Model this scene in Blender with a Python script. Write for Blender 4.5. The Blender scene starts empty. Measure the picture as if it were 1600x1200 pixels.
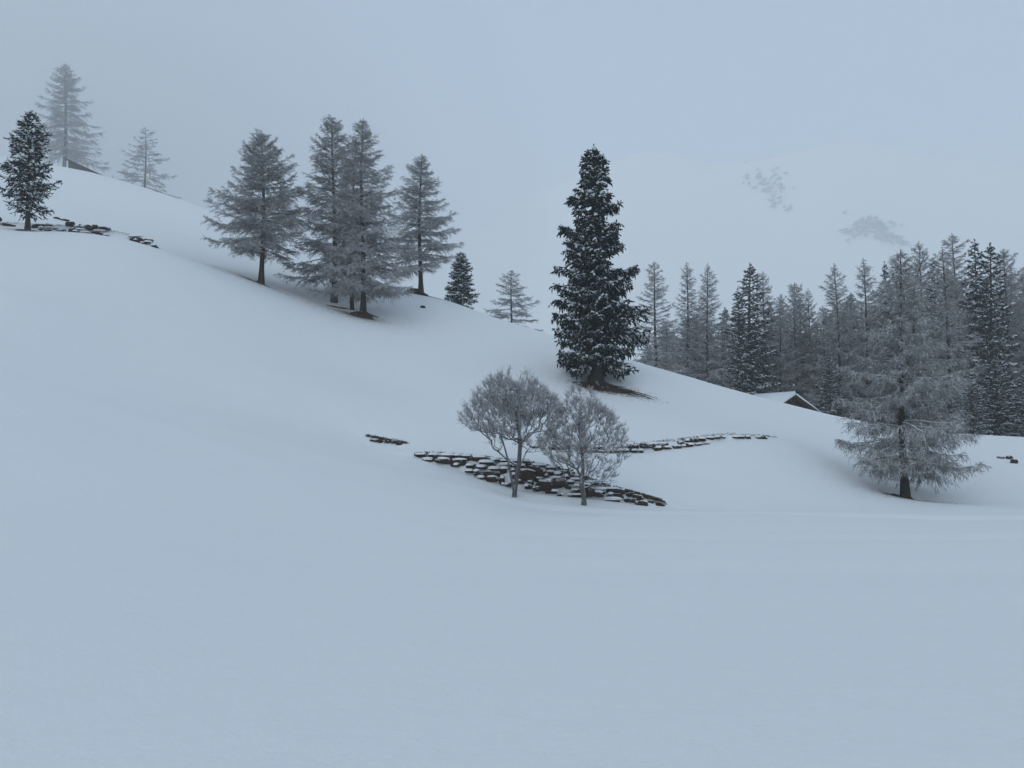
import bpy, math, random
import numpy as np

# ------------------------------------------------------------------ camera, sky, sun, exposure
SC = bpy.context.scene
COL = SC.collection
F = 1400.0                                   # focal length in pixels of a 1600 px wide frame
PITCH = math.atan(90.0 / F)
CAMZ = 1.7
cam_data = bpy.data.cameras.new("camera")
cam_data.sensor_width = 36.0
cam_data.lens = 36.0 * F / 1600.0
cam_data.clip_start = 0.1
cam_data.clip_end = 12000
cam = bpy.data.objects.new("camera", cam_data)
cam.location = (0, 0, CAMZ)
cam.rotation_euler = (math.pi / 2 + PITCH, 0, 0)
COL.objects.link(cam)
SC.camera = cam

SUN_EL, SUN_AZ = math.radians(34), math.radians(205)
world = bpy.data.worlds.new("World")
SC.world = world
world.use_nodes = True
wn, wl = world.node_tree.nodes, world.node_tree.links
wn.clear()
w_out = wn.new("ShaderNodeOutputWorld")
w_bg = wn.new("ShaderNodeBackground")
w_bg.inputs["Strength"].default_value = 0.1
w_sky = wn.new("ShaderNodeTexSky")
w_sky.sky_type = 'NISHITA'
w_sky.sun_disc = False
w_sky.sun_elevation = SUN_EL
w_sky.sun_rotation = SUN_AZ
w_sky.air_density = 1.0
w_sky.dust_density = 3.0
# an even overcast layer in front of the clear sky
w_mix = wn.new("ShaderNodeMixRGB")
w_mix.inputs["Fac"].default_value = 0.93
w_tc = wn.new("ShaderNodeTexCoord")
w_sep = wn.new("ShaderNodeSeparateXYZ")
w_ramp = wn.new("ShaderNodeValToRGB")
w_ramp.color_ramp.elements[0].position = 0.0
w_ramp.color_ramp.elements[0].color = (0.502, 0.677, 0.872, 1)
w_ramp.color_ramp.elements[1].position = 1.0
w_ramp.color_ramp.elements[1].color = (0.230, 0.31, 0.398, 1)
e_ = w_ramp.color_ramp.elements.new(0.38)
e_.color = (0.432, 0.582, 0.755, 1)
w_scale = wn.new("ShaderNodeVectorMath")
w_scale.operation = 'SCALE'
w_scale.inputs["Scale"].default_value = 10.0
wl.new(w_tc.outputs["Generated"], w_sep.inputs[0])
wl.new(w_sep.outputs["Z"], w_ramp.inputs["Fac"])
wl.new(w_ramp.outputs["Color"], w_scale.inputs[0])
wl.new(w_sky.outputs["Color"], w_mix.inputs["Color1"])
wl.new(w_scale.outputs[0], w_mix.inputs["Color2"])
wl.new(w_mix.outputs["Color"], w_bg.inputs["Color"])
wl.new(w_bg.outputs["Background"], w_out.inputs["Surface"])

sun_data = bpy.data.lights.new("sun", 'SUN')
sun_data.energy = 0.85
sun_data.angle = math.radians(40)
sun_data.color = (1.0, 0.98, 0.955)
sun = bpy.data.objects.new("sun", sun_data)
sun.rotation_euler = (math.pi / 2 - SUN_EL, 0, math.pi - SUN_AZ)
sun.location = (0, 0, 60)
COL.objects.link(sun)

SC.view_settings.view_transform = 'Standard'
SC.view_settings.look = 'None'
SC.view_settings.exposure = 0.05
SC.view_settings.gamma = 1.0
SC.view_settings.use_curve_mapping = False
SC.render.engine = 'CYCLES'
SC.cycles.use_denoising = True
SC.cycles.volume_bounces = 5
SC.cycles.max_bounces = 8
SC.cycles.diffuse_bounces = 4
SC.cycles.use_adaptive_sampling = True
SC.cycles.adaptive_threshold = 0.01

# ------------------------------------------------------------------ helpers
rng = np.random.default_rng(11)
random.seed(5)


def sm(a, b, x):
    t = np.clip((x - a) / (b - a), 0, 1)
    return t * t * (3 - 2 * t)


def at(px, py, Y):
    u, v = (px - 800) / F, (600 - py) / F
    y = math.cos(PITCH) - v * math.sin(PITCH)
    z = math.sin(PITCH) + v * math.cos(PITCH)
    s = Y / y
    return np.array([u * s, Y, CAMZ + z * s])


def atx(px, Y, py=600):
    return at(px, py, Y)[0]


def tag(o, label=None, cat=None, group=None, kind=None):
    if label: o["label"] = label
    if cat: o["category"] = cat
    if group: o["group"] = group
    if kind: o["kind"] = kind
    return o


def link(o, parent=None):
    COL.objects.link(o)
    if parent is not None:
        o.parent = parent
    return o


def empty(name, loc, rz=0.0):
    o = bpy.data.objects.new(name, None)
    o.location = [float(c) for c in loc]
    o.rotation_euler = (0, 0, rz)
    o.empty_display_size = 0.3
    return link(o)


def mesh_from(name, V, T, mat, smooth=False):
    """mesh from an (n,3) array of points and an (m,3) array of triangles"""
    me = bpy.data.meshes.new(name)
    n, m = len(V), len(T)
    me.vertices.add(n)
    me.vertices.foreach_set("co", np.asarray(V, np.float32).ravel())
    me.loops.add(m * 3)
    me.loops.foreach_set("vertex_index", np.asarray(T, np.int32).ravel())
    me.polygons.add(m)
    me.polygons.foreach_set("loop_start", np.arange(0, m * 3, 3, dtype=np.int32))
    me.polygons.foreach_set("loop_total", np.full(m, 3, np.int32))
    if smooth:
        me.polygons.foreach_set("use_smooth", np.ones(m, bool))
    me.update(calc_edges=True)
    if mat: me.materials.append(mat)
    return me


def mobj(name, me, parent=None, loc=(0, 0, 0)):
    o = bpy.data.objects.new(name, me)
    o.location = [float(c) for c in loc]
    return link(o, parent)


class MB:
    def __init__(self):
        self.V, self.T, self.n = [], [], 0

    def add(self, V, T):
        self.V.append(V); self.T.append(T + self.n); self.n += len(V)

    def merge(self, o):
        if o.n: self.add(*o.get())

    def get(self):
        return np.concatenate(self.V), np.concatenate(self.T)

    def tube(self, P, R, sides=5, cap=True):
        P = np.asarray(P, float); R = np.asarray(R, float)
        n = len(P)
        D = np.gradient(P, axis=0)
        D /= np.linalg.norm(D, axis=1)[:, None] + 1e-9
        ref = np.array([0, 0, 1.0]) if abs(D[0, 2]) < 0.8 else np.array([1.0, 0, 0])
        U = np.cross(D, ref); U /= np.linalg.norm(U, axis=1)[:, None] + 1e-9
        W = np.cross(D, U)
        a = np.arange(sides) * 2 * np.pi / sides
        V = P[:, None, :] + R[:, None, None] * (np.cos(a)[None, :, None] * U[:, None, :] + np.sin(a)[None, :, None] * W[:, None, :])
        V = V.reshape(-1, 3)
        i = np.arange(n - 1)[:, None] * sides; k = np.arange(sides)[None, :]; k2 = (k + 1) % sides
        q = np.stack([i + k, i + k2, i + sides + k2, i + sides + k], -1).reshape(-1, 4)
        T = np.concatenate([q[:, [0, 1, 2]], q[:, [0, 2, 3]]])
        if cap:
            V = np.concatenate([V, P[-1:]])
            e = (n - 1) * sides
            kk = np.arange(sides)
            T = np.concatenate([T, np.stack([e + kk, e + (kk + 1) % sides, np.full(sides, n * sides)], -1)])
        self.add(V, T)

    def spindles(self, A, M, B, r, sides=3, flat=None):
        """tapered twigs from A through M (radius r) to B"""
        A, M, B = (np.asarray(x, float) for x in (A, M, B))
        n = len(A)
        if n == 0: return
        r = np.broadcast_to(np.asarray(r, float), (n,))
        D = B - A; D /= np.linalg.norm(D, axis=1)[:, None] + 1e-9
        ref = np.where(np.abs(D[:, 2:3]) < 0.9, np.array([[0, 0, 1.0]]), np.array([[1.0, 0, 0]]))
        U = np.cross(D, ref); U /= np.linalg.norm(U, axis=1)[:, None] + 1e-9
        W = np.cross(D, U)                      # roughly down/up
        ph = np.pi / 2 if flat is None else 0
        V = np.empty((n, sides + 2, 3))
        V[:, 0], V[:, 1] = A, B
        for k in range(sides):
            a = ph + 2 * np.pi * k / sides
            V[:, 2 + k] = M + r[:, None] * (math.cos(a) * U + (flat or 1.0) * math.sin(a) * W)
        base = np.arange(n)[:, None] * (sides + 2)
        T = []
        for k in range(sides):
            k2 = (k + 1) % sides
            T.append(np.concatenate([base, base + 2 + k2, base + 2 + k], 1))
            T.append(np.concatenate([base + 1, base + 2 + k, base + 2 + k2], 1))
        self.add(V.reshape(-1, 3), np.concatenate(T))


def diamonds(self, A, Mid, B, r, rg):
    """thin flat twigs, two triangles each, turned every way"""
    n = len(A)
    if n == 0: return
    D = B - A
    U = np.cross(D, rg.normal(0, 1, (n, 3))); U /= np.linalg.norm(U, axis=1)[:, None] + 1e-9
    r = np.broadcast_to(np.asarray(r, float), (n,))[:, None]
    V = np.stack([A, Mid + U * r, B, Mid - U * r], 1).reshape(-1, 3)
    b = np.arange(n)[:, None] * 4
    self.add(V, np.concatenate([b + np.array([[0, 1, 2]]), b + np.array([[0, 2, 3]])]))


MB.diamonds = diamonds


# ------------------------------------------------------------------ materials
def nmat(name):
    m = bpy.data.materials.new(name)
    m.use_nodes = True
    nt = m.node_tree
    b = nt.nodes.get("Principled BSDF")
    b.inputs["Roughness"].default_value = 0.85
    b.inputs["Specular IOR Level"].default_value = 0.15
    return m, nt, b


def noise(nt, scale, detail=3.0, coord="Object", rough=0.55):
    tc = nt.nodes.new("ShaderNodeTexCoord")
    n = nt.nodes.new("ShaderNodeTexNoise")
    n.inputs["Scale"].default_value = scale
    n.inputs["Detail"].default_value = detail
    n.inputs["Roughness"].default_value = rough
    nt.links.new(tc.outputs[coord], n.inputs["Vector"])
    return n.outputs["Fac"]


def math_node(nt, op, a, b=None, c=None, clamp=False):
    n = nt.nodes.new("ShaderNodeMath"); n.operation = op; n.use_clamp = clamp
    for i, v in enumerate((a, b, c)):
        if v is None: continue
        if isinstance(v, (int, float)): n.inputs[i].default_value = v
        else: nt.links.new(v, n.inputs[i])
    return n.outputs[0]


def mix(nt, fac, c1, c2):
    n = nt.nodes.new("ShaderNodeMixRGB")
    for s, v in (("Fac", fac), ("Color1", c1), ("Color2", c2)):
        if isinstance(v, (int, float)): n.inputs[s].default_value = v
        elif isinstance(v, tuple): n.inputs[s].default_value = (*v, 1)
        else: nt.links.new(v, n.inputs[s])
    return n.outputs[0]


def up_facing(nt):
    g = nt.nodes.new("ShaderNodeNewGeometry")
    s = nt.nodes.new("ShaderNodeSeparateXYZ")
    nt.links.new(g.outputs["True Normal"], s.inputs[0])
    return s.outputs["Z"]


def snowy(name, c1, c2, nz_lo, nz_hi, nscale, base=0.0, nmix=0.8, snow=(0.80, 0.82, 0.84), cscale=3.0, rough=0.9):
    """a surface of its own colour that carries snow where it faces up, broken by noise"""
    m, nt, b = nmat(name)
    col = mix(nt, noise(nt, cscale), c1, c2)
    z = up_facing(nt)
    nn = noise(nt, nscale, 2.0)
    t = math_node(nt, 'ADD', z, math_node(nt, 'MULTIPLY', math_node(nt, 'SUBTRACT', nn, 0.5), nmix))
    mr = nt.nodes.new("ShaderNodeMapRange")
    mr.inputs["From Min"].default_value = nz_lo; mr.inputs["From Max"].default_value = nz_hi
    mr.inputs["To Min"].default_value = base; mr.inputs["To Max"].default_value = 1.0
    nt.links.new(t, mr.inputs["Value"])
    nt.links.new(mix(nt, mr.outputs[0], col, snow), b.inputs["Base Color"])
    b.inputs["Roughness"].default_value = rough
    return m


M = {}
m, nt, b = nmat("snow")
big = noise(nt, 0.06, 4.0)
fine = noise(nt, 1.3, 5.0)
b.inputs["Roughness"].default_value = 0.7
nt.links.new(mix(nt, math_node(nt, 'MULTIPLY', math_node(nt, 'ADD', big, fine), 0.5), (0.86, 0.875, 0.88), (0.91, 0.92, 0.925)), b.inputs["Base Color"])
bmp = nt.nodes.new("ShaderNodeBump"); bmp.inputs["Strength"].default_value = 0.6; bmp.inputs["Distance"].default_value = 0.05
hb = math_node(nt, 'ADD', noise(nt, 2.2, 6.0, rough=0.6), math_node(nt, 'MULTIPLY', noise(nt, 26.0, 3.0), 0.25))
nt.links.new(hb, bmp.inputs["Height"]); nt.links.new(bmp.outputs[0], b.inputs["Normal"])
M["snow"] = m
m, nt, b = nmat("fresh_snow")
b.inputs["Base Color"].default_value = (0.84, 0.86, 0.88, 1)
M["fresh_snow"] = m
M["larch_twig"] = snowy("larch_twig", (0.105, 0.088, 0.080), (0.15, 0.128, 0.112), -0.15, 0.92, 1.3, base=0.21, nmix=0.8)
M["larch_twig_far"] = snowy("larch_twig_far", (0.11, 0.095, 0.085), (0.16, 0.14, 0.125), -0.15, 0.95, 0.8, base=0.17, nmix=0.8)
M["larch_near"] = snowy("larch_near", (0.095, 0.085, 0.070), (0.15, 0.132, 0.10), -0.05, 0.74, 1.1, base=0.19, nmix=0.9)
M["bark"] = snowy("bark", (0.030, 0.026, 0.022), (0.078, 0.062, 0.050), 0.75, 1.0, 5.0, nmix=0.7, cscale=9.0)
M["rimed_bark"] = snowy("rimed_bark", (0.050, 0.043, 0.040), (0.095, 0.083, 0.075), 0.10, 0.70, 5.0, nmix=0.9, base=0.06, cscale=7.0)
M["rime_twig"] = snowy("rime_twig", (0.12, 0.108, 0.10), (0.17, 0.155, 0.145), -0.2, 0.9, 2.5, base=0.27, nmix=0.6)
M["spruce_needles"] = snowy("spruce_needles", (0.009, 0.020, 0.014), (0.022, 0.036, 0.025), 0.62, 1.05, 1.1, nmix=0.9, cscale=1.5)
M["spruce_far"] = snowy("spruce_far", (0.014, 0.024, 0.020), (0.028, 0.042, 0.032), 0.50, 1.15, 1.0, nmix=0.8, base=0.01)
M["stone"] = snowy("stone", (0.022, 0.017, 0.014), (0.085, 0.063, 0.048), 0.50, 0.80, 5.0, nmix=0.6, cscale=4.0)
M["earth"] = snowy("earth", (0.030, 0.021, 0.015), (0.09, 0.062, 0.042), 0.80, 1.15, 3.0, nmix=1.9, cscale=6.0)
m, nt, b = nmat("dry_grass")
nt.links.new(mix(nt, noise(nt, 3.0), (0.07, 0.05, 0.03), (0.20, 0.155, 0.095)), b.inputs["Base Color"])
M["dry_grass"] = m
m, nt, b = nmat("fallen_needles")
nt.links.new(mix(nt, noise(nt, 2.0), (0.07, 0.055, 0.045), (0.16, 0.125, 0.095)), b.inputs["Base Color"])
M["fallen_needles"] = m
m, nt, b = nmat("weathered_planks")
tc = nt.nodes.new("ShaderNodeTexCoord"); mp = nt.nodes.new("ShaderNodeMapping"); mp.inputs["Scale"].default_value = (0.6, 0.6, 9.0)
nz = nt.nodes.new("ShaderNodeTexNoise"); nz.inputs["Scale"].default_value = 2.5; nz.inputs["Detail"].default_value = 5
nt.links.new(tc.outputs["Object"], mp.inputs[0]); nt.links.new(mp.outputs[0], nz.inputs["Vector"])
nt.links.new(mix(nt, nz.outputs["Fac"], (0.035, 0.024, 0.018), (0.12, 0.08, 0.055)), b.inputs["Base Color"])
M["planks"] = m
m, nt, b = nmat("grey_boards")
tc = nt.nodes.new("ShaderNodeTexCoord"); mp = nt.nodes.new("ShaderNodeMapping"); mp.inputs["Scale"].default_value = (5.0, 0.5, 0.5)
nz = nt.nodes.new("ShaderNodeTexNoise"); nz.inputs["Scale"].default_value = 2.0; nz.inputs["Detail"].default_value = 5
nt.links.new(tc.outputs["Object"], mp.inputs[0]); nt.links.new(mp.outputs[0], nz.inputs["Vector"])
nt.links.new(mix(nt, nz.outputs["Fac"], (0.07, 0.06, 0.052), (0.13, 0.115, 0.105)), b.inputs["Base Color"])
M["grey_boards"] = m
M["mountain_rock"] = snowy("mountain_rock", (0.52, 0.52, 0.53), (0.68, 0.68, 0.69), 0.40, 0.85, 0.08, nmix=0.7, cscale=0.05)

# ------------------------------------------------------------------ terrain: a height field through surveyed points
CP = [  # (px, py, distance)
    (0, 1200, 4.6), (400, 1200, 4.7), (800, 1200, 4.75), (1200, 1200, 4.75), (1600, 1200, 4.7),
    (0, 1000, 7.2), (400, 1010, 7.6), (800, 1010, 7.7), (1200, 1005, 7.9), (1600, 1000, 8.0),
    (0, 800, 15), (200, 830, 15), (400, 870, 15), (700, 890, 14.5), (1000, 892, 14.5), (1300, 885, 15), (1600, 880, 15),
    (0, 600, 27), (200, 680, 27), (400, 735, 27), (600, 790, 26), (800, 828, 25.5), (1000, 830, 25.5), (1300, 829, 25.5), (1600, 827, 25.5),
    (1150, 804, 34), (1300, 805, 36), (1450, 807, 37), (1600, 806, 37),
    (800, 800, 33), (950, 808, 33),
    (1300, 790, 41), (1410, 789, 42), (1520, 792, 42), (1600, 780, 46),
    (0, 450, 45), (200, 540, 45), (400, 600, 45), (550, 650, 45.5),
    (600, 735, 35), (680, 745, 37), (760, 762, 37.5), (850, 775, 38), (910, 790, 37.5), (800, 778, 38), (990, 795, 37.5), (1080, 795, 38.5),
    (650, 700, 43), (760, 708, 43), (850, 712, 43), (960, 722, 43.5), (1080, 745, 44), (1200, 765, 43),
    (570, 688, 44), (640, 694, 44),
    (900, 693, 48), (1000, 684, 49.5), (1100, 678, 50.5), (1200, 682, 51.5), (1250, 700, 50), (1320, 735, 49),
    (1410, 771, 48), (1500, 755, 50), (1590, 735, 50),
    (600, 600, 56), (750, 625, 54), (850, 640, 54), (950, 640, 54), (1050, 655, 54), (1150, 668, 54.5),
    (930, 600, 60), (1000, 590, 61.5), (850, 590, 60), (700, 570, 62), (1040, 610, 61),
    (1000, 575, 64.5), (1090, 597, 65.5), (1180, 620, 66.5), (1250, 638, 66.5), (1320, 655, 66), (1420, 672, 65), (1510, 680, 64), (1600, 685, 63), (1700, 690, 62),
    (850, 519, 78), (780, 499, 83), (720, 484, 88), (655, 466, 90), (620, 452, 94), (560, 425, 100),
    (565, 492, 72), (520, 478, 76), (640, 510, 71), (405, 440, 72), (300, 405, 72), (200, 374, 66), (35, 356, 65), (-80, 345, 65), (100, 320, 82), (655, 457, 84),
    (480, 395, 108), (400, 358, 118), (330, 330, 126), (250, 302, 136), (180, 283, 146), (100, 267, 154), (20, 256, 158), (-80, 246, 160),
    (-80, 272, 112), (20, 285, 112), (100, 296, 110), (180, 312, 108), (250, 330, 106),
    (1700, 1000, 8), (1700, 830, 26), (1700, 740, 50), (-100, 800, 15), (-100, 590, 27), (-100, 440, 45),
]
PTS = [at(*c) for c in CP]
for px, py, Y in [(1000, 575, 64.5), (1180, 620, 66.5), (1320, 655, 66), (1510, 680, 64), (1700, 690, 62)]:    # behind the crest the ground falls away
    p = at(px, py, Y); e = at(px, py, Y + 20); PTS.append(np.array([e[0], e[1], e[2] - 2.6]))
    e = at(px, py, Y + 45); PTS.append(np.array([e[0], e[1], max(e[2] - 5.0, -1.5)]))
    e = at(px, py, Y + 80); PTS.append(np.array([e[0], e[1], max(e[2] - 9.0, -1.0)]))
for px, py, Y in [(850, 519, 78), (720, 484, 88), (620, 452, 94), (480, 395, 108), (330, 330, 126), (180, 283, 146), (20, 256, 158)]:
    e = at(px, py, Y + 18); PTS.append(np.array([e[0], e[1], e[2] - 2.4]))
    e = at(px, py, Y + 60); PTS.append(np.array([e[0], e[1], e[2] - 14.0]))
PTS += [np.array(p, float) for p in [(0, 0, 0), (-6, 0, .1), (6, 0, 0), (0, -25, .8), (-30, -25, 1), (30, -25, 1), (-40, 20, 9), (45, 20, .4), (50, 0, 1), (-40, 0, 6)]]
PTS = np.array(PTS)
S_ = 10.0


def tps_phi(r2):
    return 0.5 * r2 * np.log(r2 + 1e-12)


_n = len(PTS)
_d2 = ((PTS[:, None, :2] - PTS[None, :, :2]) ** 2).sum(-1) / S_ ** 2
_K = tps_phi(_d2) + np.eye(_n) * 0.004
_P = np.c_[np.ones(_n), PTS[:, :2] / S_]
_w = np.linalg.solve(np.block([[_K, _P], [_P.T, np.zeros((3, 3))]]), np.r_[PTS[:, 2], np.zeros(3)])


def tps(x, y):
    sh = x.shape; x = x.ravel(); y = y.ravel()
    out = np.empty(len(x))
    for i in range(0, len(x), 20000):
        xs, ys = x[i:i + 20000], y[i:i + 20000]
        d2 = ((xs[:, None] - PTS[None, :, 0]) ** 2 + (ys[:, None] - PTS[None, :, 1]) ** 2) / S_ ** 2
        out[i:i + 20000] = tps_phi(d2) @ _w[:_n] + _w[_n] + _w[_n + 1] * xs / S_ + _w[_n + 2] * ys / S_
    return out.reshape(sh)


def vnoise(x, y, seed=0):
    """smooth value noise"""
    xi, yi = np.floor(x), np.floor(y); fx, fy = x - xi, y - yi
    fx, fy = fx * fx * (3 - 2 * fx), fy * fy * (3 - 2 * fy)
    def h(a, b):
        v = np.sin(a * 127.1 + b * 311.7 + seed * 74.7) * 43758.5453
        return v - np.floor(v)
    return (h(xi, yi) * (1 - fx) + h(xi + 1, yi) * fx) * (1 - fy) + (h(xi, yi + 1) * (1 - fx) + h(xi + 1, yi + 1) * fx) * fy - 0.5


def wall_path(rows):
    """rows of (px, py of the middle of the face, distance, height) -> x, y, h arrays"""
    return [(at(px, py, Y)[0], Y, h) for px, py, Y, h in rows]


WALLS = {   # retaining walls: x, y, height of the face
    "main": wall_path([(648, 712, 41.6, .10), (690, 720, 41.2, .55), (760, 735, 40.7, 1.05), (820, 745, 40.4, 1.35), (870, 750, 40.1, 1.25), (905, 757, 39.9, .95), (950, 764, 39.6, .55),
                       (990, 765, 39.4, .42), (1028, 775, 39.1, .26), (1046, 781, 39.0, .05)]),
    "upper": wall_path([(800, 701, 45.4, .05), (850, 703, 45.5, .20), (900, 700, 46.0, .26), (960, 693, 47.0, .38), (1040, 689, 48.3, .36), (1120, 687, 49.6, .26), (1170, 687, 50.4, .17), (1215, 688, 51.2, .04)]),
    "short": wall_path([(572, 686, 44.4, .04), (592, 687, 44.4, .17), (618, 690, 44.2, .16), (636, 693, 44.0, .04)]),
    "high": wall_path([(-40, 318, 66, .15), (20, 334, 67, .3), (60, 343, 67.5, .5), (110, 352, 67.8, .8), (160, 360, 68, .95), (205, 369, 68, .8), (228, 372, 68, .4), (250, 375, 68, .04)]),
}


def wall_field(x, y, path):
    """signed distance (uphill positive), height and parameter of the closest point of the path"""
    best = np.full(x.shape, 1e9); sd = np.zeros(x.shape); hh = np.zeros(x.shape)
    for (x0, y0, h0), (x1, y1, h1) in zip(path[:-1], path[1:]):
        dx, dy = x1 - x0, y1 - y0; L2 = dx * dx + dy * dy
        tr = ((x - x0) * dx + (y - y0) * dy) / L2
        t = np.clip(tr, 0, 1)
        ex, ey = x - (x0 + t * dx), y - (y0 + t * dy)
        d = np.sqrt(ex * ex + ey * ey)
        side = np.sign(dx * (y - y0) - dy * (x - x0))
        m_ = d < best
        best = np.where(m_, d, best); sd = np.where(m_, d * side, sd); hh = np.where(m_, h0 + (h1 - h0) * t, hh)
    return sd, hh


def S1(u):
    u = np.clip(u * 0.5 + 0.5, 0, 1)
    return u * u * (3 - 2 * u)


WELLS = []       # (x, y, radius, depth): hollows round trunks
HALFW = 0.22


def height(x, y):
    x = np.asarray(x, float); y = np.asarray(y, float)
    z = tps(x, y)
    z = z + 0.10 * vnoise(x / 5 + 3, y / 5) * sm(3, 30, np.hypot(x, y)) + 0.05 * vnoise(x / 1.7, y / 1.7 + 9, 2) * sm(5, 40, y) \
          + 0.30 * vnoise(x / 13, y / 13, 4) * sm(20, 60, np.hypot(x, y))
    z = z + .085 * vnoise(x / 11 + y / 9, y / 2.3, 12) * sm(5, 12, y) * sm(60, 35, y)
    for path in WALLS.values():
        sd, hh = wall_field(x, y, path)
        z = z + hh * (S1(sd / HALFW) - S1(sd / 2.6))
    # old terrace edges that show as faint lines in the meadow
    for yy, amp, wv in ((24.0, .15, .9), (34.5, .24, 2.3), (17.0, .09, 1.3), (12.0, .05, 1.7)):
        yl = yy + 1.9 * np.sin(x / 11 + wv * 3) + .4 * np.sin(x / 3.1 + wv)
        z = z + amp * (S1((y - yl) / .6) - S1((y - yl) / 4)) * sm(-6, 3, x)
    for wx, wy, wr, wd in WELLS:
        z = z - wd * np.exp(-((x - wx) ** 2 + (y - wy) ** 2) / (wr * wr))
    r = np.hypot(x, y - 60)
    far = -12 + 62 * sm(-20, -220, x) * sm(900, 200, r) + 6 * vnoise(x / 90, y / 90, 7)
    w = sm(150, 290, r)
    return z * (1 - w) + far * w


def H(x, y):
    return float(height(np.array([x]), np.array([y]))[0])


# tree positions (px of the base, distance)
BIG_SPRUCE = (931, 60.0)
NEAR_LARCH = (1410, 46.8)
LITTLE = [(803, 38.2), (910, 37.6)]
for px, Y, r_, d_ in [(931, 60, 1.2, .18), (1410, 46.8, 1.0, .14), (803, 38.2, .5, .08), (910, 37.6, .5, .08), (405, 72, 1.0, .12), (565, 72, 1.0, .12), (528, 75, 1.0, .12), (35, 65, 1.2, .15), (655, 84, 1.5, .2)]:
    WELLS.append((atx(px, Y), Y, r_, d_))


def axis_lines(segs):
    out = []
    for a, b_, st in segs:
        out += list(np.arange(a, b_, st))
    return np.array(out + [segs[-1][1]])


xs = axis_lines([(-4000, -1000, 300), (-1000, -300, 70), (-300, -130, 8), (-130, -60, 2.2), (-60, -12, .9), (-12, 14, .15), (14, 32, .7), (32, 80, 1.2), (80, 300, 9), (300, 1000, 70), (1000, 4000, 300)])
ys = axis_lines([(-1500, -200, 130), (-200, -25, 12), (-25, 0, 2), (0, 12, .5), (12, 36, .45), (36, 52, .13), (52, 64, .5), (64, 70, .3), (70, 100, .8), (100, 180, 1.4), (180, 330, 6), (330, 1000, 40), (1000, 4500, 250)])
GX, GY = np.meshgrid(xs, ys)
GZ = height(GX, GY)
nx, ny = len(xs), len(ys)
V = np.stack([GX, GY, GZ], -1).reshape(-1, 3)
ii = (np.arange(ny - 1)[:, None] * nx + np.arange(nx - 1)[None, :]).ravel()
T = np.concatenate([np.stack([ii, ii + 1, ii + nx + 1], -1), np.stack([ii, ii + nx + 1, ii + nx], -1)])
ground = mobj("snowy_ground", mesh_from("snowy_ground", V, T, M["snow"], smooth=True))
tag(ground, "smooth snow-covered hillside and meadow", kind="structure")

# ------------------------------------------------------------------ far mountain
mx = np.linspace(-1300, 3100, 130); my = np.linspace(1700, 3000, 60)
MX, MY = np.meshgrid(mx, my)
rid = 830 - 0.00009 * (MX - 740) ** 2 + 100 * vnoise(MX / 300, MX * 0 + 3.3, 5)
MZ = -30 + (rid + 30) * sm(1700, 2500, MY) ** 0.9 * sm(-1200, 350, MX)
MZ += 42 * vnoise(MX / 200, MY / 420, 8) * sm(1700, 2000, MY) + 12 * vnoise(MX / 75, MY / 160, 9) * sm(1700, 2000, MY)
MZ -= 420 * sm(2550, 3000, MY)
ii = (np.arange(59)[:, None] * 130 + np.arange(129)[None, :]).ravel()
T = np.concatenate([np.stack([ii, ii + 1, ii + 131], -1), np.stack([ii, ii + 131, ii + 130], -1)])
mt = mobj("mountain", mesh_from("mountain", np.stack([MX, MY, MZ], -1).reshape(-1, 3), T, M["snow"], smooth=True))
tag(mt, "snow-covered mountainside fading into the cloud", kind="structure")


def mheight(x, y):
    i = int(np.clip(np.searchsorted(mx, x), 1, 129)); j = int(np.clip(np.searchsorted(my, y), 1, 59))
    a = (x - mx[i - 1]) / (mx[i] - mx[i - 1]); b = (y - my[j - 1]) / (my[j] - my[j - 1])
    return (MZ[j - 1, i - 1] * (1 - a) + MZ[j - 1, i] * a) * (1 - b) + (MZ[j, i - 1] * (1 - a) + MZ[j, i] * a) * b


def rock_outcrop(spots, label):
    root = empty("rock_outcrop", (0, 0, 0))
    tag(root, label, "rock outcrop", "rock outcrops on the far mountain")
    first = None
    for px, py, w_, h_ in spots:
        u = (px - 800) / F
        Yv = np.arange(1705, 2600, 5.0)
        zz = np.array([mheight(u * y_, y_) for y_ in Yv])
        pys = 600 - F * np.tan(np.arctan((zz - CAMZ) / Yv) - PITCH)
        k = int(np.argmax(pys <= py)) if (pys <= py).any() else int(np.argmin(pys))
        c = np.array([u * Yv[k], Yv[k], zz[k]])
        if first is None:
            first = c; root.location = [float(v) for v in c]
        n_ = 9
        a = np.linspace(-1, 1, n_); A, B = np.meshgrid(a, a)
        hx = w_ / F * Yv[k] * .5; hz = h_ / F * Yv[k] * .5
        R = np.clip(1 - (A * A + B * B), 0, 1)
        P = np.stack([A * hx + rng.normal(0, hx * .10, A.shape), -22 * R ** .5 + 10 + rng.normal(0, 5, A.shape) + B * 16, B * hz + rng.normal(0, hz * .12, A.shape)], -1).reshape(-1, 3) + c - first
        i2 = (np.arange(n_ - 1)[:, None] * n_ + np.arange(n_ - 1)[None, :]).ravel()
        T2 = np.concatenate([np.stack([i2, i2 + 1, i2 + n_ + 1], -1), np.stack([i2, i2 + n_ + 1, i2 + n_], -1)])
        mobj("crag", mesh_from("crag", P, T2, M["mountain_rock"]), root)


def crags(seed, cx, cy, sx, sy, n, slope):
    r = np.random.default_rng(seed)
    out = []
    for k in range(n):
        a, b = r.normal(0, .5), r.normal(0, .5)
        out.append((cx + a * sx, cy + b * sy + a * slope * sx, r.uniform(2.5, 9), r.uniform(1.5, 3.5)))
    return out


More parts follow.
